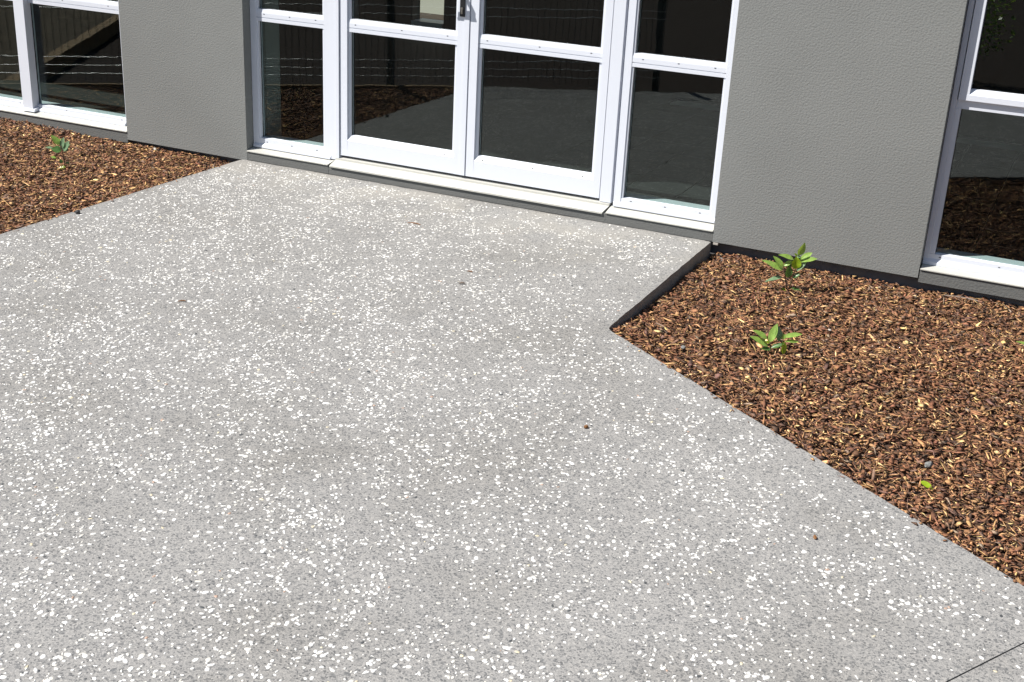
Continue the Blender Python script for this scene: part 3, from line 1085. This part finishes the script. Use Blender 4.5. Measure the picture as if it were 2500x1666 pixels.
LG, LD, LY, LS = M_LEAF, M_LEAFD, M_LEAFY, M_LEAFG
plant((3.215, -0.375, -0.060), 0.000205, (890, 1370),
      [[(890, 1370), (850, 1180), (800, 1000), (735, 830), (715, 760)], [(890, 1370), (925, 1150), (955, 1000), (990, 800), (985, 520)]],
      [((1000, 500), (1120, 245, 30), 140, LG, (.5, .4, .8)),
       ((930, 600), (625, 462, 60), 105, LG, (.2, .9, .5)),
       ((985, 800, 30), (972, 545, 70), 165, LY, (0, .3, 1)),
       ((1050, 645), (1385, 515, 40), 110, LG, (-.2, .9, .5)),
       ((1090, 630, -60), (1300, 445, -90), 110, LG, (-.3, .8, .6)),
       ((1020, 845, 40), (1165, 630, 60), 75, LS, (-.6, .5, .6)),
       ((725, 830, -20), (540, 565, -40), 125, LG, (.5, .5, .8)),
       ((705, 850, 30), (312, 607, 60), 125, LG, (.3, .8, .6)),
       ((725, 745, 20), (885, 615, 40), 80, LG, (-.3, .6, .7)),
       ((838, 1005, 40), (845, 725, 80), 135, LD, (.3, .2, 1)),
       ((745, 1000, 20), (378, 1045, 80), 100, LS, (0, 1, .25)),
       ((960, 1005, 20), (1085, 890, 40), 70, LD, (-.4, .7, .6)),
       ((870, 1290, 20), (655, 1265, 60), 75, LY, (0, 1, .4)),
       ((940, 1255, 20), (1180, 1270, 60), 85, LD, (0, 1, .4)),
       ((985, 520), (930, 455, 20), 40, LY, (.3, .5, .8)),
       ((985, 530), (1050, 520, 40), 50, LD, (-.2, .4, .8))],
      "taller two stemmed green seedling beside the grey wall pier")
plant((3.352, -1.165, -0.052), 0.000165, (760, 960),
      [[(760, 960), (700, 820), (665, 700), (655, 610)], [(800, 950), (870, 760), (930, 600), (950, 540)]],
      [((655, 625), (745, 205, -20), 150, LG, (-.5, .3, .8)),
       ((860, 600, -10), (810, 235, -40), 165, LS, (.5, .3, .8)),
       ((620, 725, 20), (235, 462, 60), 140, LG, (.4, .7, .6)),
       ((590, 565, -20), (278, 335, -20), 130, LG, (.3, .8, .5)),
       ((690, 745, 40), (930, 605, 90), 95, LD, (-.3, .8, .6)),
       ((945, 500, -20), (1360, 368, -40), 110, LG, (-.2, .9, .5)),
       ((1000, 590), (1300, 545, 30), 90, LG, (0, 1, .35)),
       ((940, 585, 40), (1005, 860, 110), 140, LY, (.5, .6, .8)),
       ((690, 790, 30), (470, 735, 110), 90, LD, (.1, .9, .5)),
       ((950, 540), (960, 420, 10), 70, LG, (0, .4, .9)),
       ((640, 640, 20), (560, 590, 40), 50, LY, (.3, .5, .8))],
      "low spreading green seedling with one lime leaf, near the kerb corner")
plant((-0.725, -0.655, -0.034), 0.000180, (960, 1390),
      [[(960, 1390), (945, 1180), (930, 1000), (905, 820), (890, 640)]],
      [((845, 625, 10), (655, 345, 20), 145, LG, (.5, .4, .8)),
       ((885, 800, 20), (635, 720, 80), 175, LD, (.3, .6, .8)),
       ((640, 750), (425, 690, 20), 80, LS, (0, 1, .4)),
       ((900, 740), (945, 420, -20), 130, LS, (-.3, .2, 1)),
       ((955, 820, 20), (1110, 500, 50), 165, LS, (-.5, .3, .9)),
       ((1020, 860), (1120, 590, 0), 90, LS, (-.6, .4, .6)),
       ((760, 600, -40), (860, 450, -60), 60, LG, (0, .5, .8)),
       ((705, 1040), (565, 985, 20), 90, LG, (.2, .9, .4)),
       ((885, 1170, 20), (820, 1070, 40), 80, LD, (.3, .5, .8)),
       ((990, 1300, 20), (735, 1335, 60), 100, LY, (.1, .9, .5)),
       ((970, 1180, 0), (1090, 1150, 30), 70, LD, (0, .9, .5))],
      "green seedling standing alone in the left bark bed")
plant((4.255, -0.66, -0.055), 0.00016, (600, 1000),
      [[(600, 1000), (610, 760), (600, 560)]],
      [((590, 640), (190, 440, 30), 100, LG, (.3, .9, .4)),
       ((600, 560), (440, 330, 0), 120, LG, (.5, .4, .7)),
       ((600, 760), (430, 640, -20), 90, LG, (.4, .7, .5)),
       ((600, 560), (720, 240), 120, LG, (-.5, .4, .7)),
       ((610, 640), (900, 520), 110, LG, (-.2, .9, .4)),
       ((605, 1000, 140), (270, 1270, 300), 120, LD, (.2, .9, .4))],
      "green plant cut off by the right edge of the picture")

# ------------------------------------------------------------------ small loose things
me = leaf_mesh("fallen_leaf", 0.043, 0.023, M_LEAFY, 0.12, 0.25)
o = link("fallen_leaf", me, None, (4.030, -2.010, -0.022))
o.rotation_euler = Euler((0.25, 0.12, math.radians(-22)))
tag(o, "single lime green leaf lying flat on the bark near the kerb", "leaf")


def pebble_obj(name, loc, r, m, label, cat, seed):
    r3 = random.Random(seed)
    bm = bmesh.new()
    bmesh.ops.create_icosphere(bm, subdivisions=2, radius=1.0)
    for v in bm.verts:
        k = 1 + r3.uniform(-0.16, 0.16)
        v.co = Vector((v.co.x * r[0] * k, v.co.y * r[1] * k, v.co.z * r[2] * k))
    o = finish(bm, name, m)
    o.location = loc
    o.rotation_euler = (0, 0, r3.uniform(0, 3))
    tag(o, label, cat)
    return o


pebble_obj("pebble_stone", (0.009, -1.332, 0.008), (0.013, 0.011, 0.010), M_DSTONE, "small black stone on the concrete beside the left bark bed", "stone", 1)
pebble_obj("pebble_stone", (3.013, -2.245, 0.005), (0.009, 0.006, 0.006), M_TWIG, "small brown bark crumb in the middle of the concrete", "bark crumb", 2)
pebble_obj("pebble_stone", (3.826, -2.561, 0.004), (0.009, 0.005, 0.005), M_TWIG, "small brown bark crumb near the diagonal kerb", "bark crumb", 3)
pebble_obj("pebble_stone", (3.045, -1.345, -0.022), (0.015, 0.009, 0.005), M_STONE, "flat grey stone in the bark by the kerb corner", "stone", 4)
pebble_obj("pebble_stone", (4.034, -1.87, -0.026), (0.016, 0.011, 0.010), M_STONE, "grey stone in the bark behind the fallen leaf", "stone", 5)
pebble_obj("pebble_stone", (2.815, -0.055, -0.062), (0.022, 0.010, 0.006), M_STONE, "whitish mortar lump at the wall corner in the right bed", "stone", 6)
pebble_obj("pebble_stone", (-0.640, -0.030, -0.022), (0.024, 0.010, 0.006), M_WSTONE, "whitish mortar lump at the wall foot in the left bed", "stone", 7)
pebble_obj("pebble_stone", (3.49, -0.79, -0.040), (0.008, 0.006, 0.004), M_WSTONE, "pale stone chip lying in the middle of the right bark bed", "stone", 8)


def stick(loc, L, r, ang, m, label, bend=0.1, name="twig"):
    bm = bmesh.new()
    tube(bm, [(-L / 2, 0, 0), (-L * .15, L * bend, r * .5), (L * .2, L * bend * .8, r * .6), (L / 2, 0, 0)], [r * .6, r, r, r * .5], 6)
    o = finish(bm, name, m)
    o.location = loc; o.rotation_euler = (0, 0, ang)
    tag(o, label, "twig")
    return o


stick((1.200, -2.020, 0.004), 0.030, 0.0028, 0.7, M_TWIG, "short reddish twig on the left part of the concrete")
stick((2.025, -1.224, 0.005), 0.024, 0.0045, 0.5, M_BARKG, "stubby dark twig on the concrete before the right door")
stick((1.978, -1.062, 0.003), 0.024, 0.0026, 0.2, M_TWIG, "thin short twig just behind the stubby dark one")
stick((1.416, -0.568, 0.003), 0.070, 0.0026, 0.1, M_TWIG, "long thin straw coloured twig before the doors")
b = stick((3.925, -0.030, -0.050), 0.17, 0.0055, -0.02, M_BARKG, "long grey bark strip against the foot of the right window", 0.015, "bark_strip")
b["category"] = "bark strip"
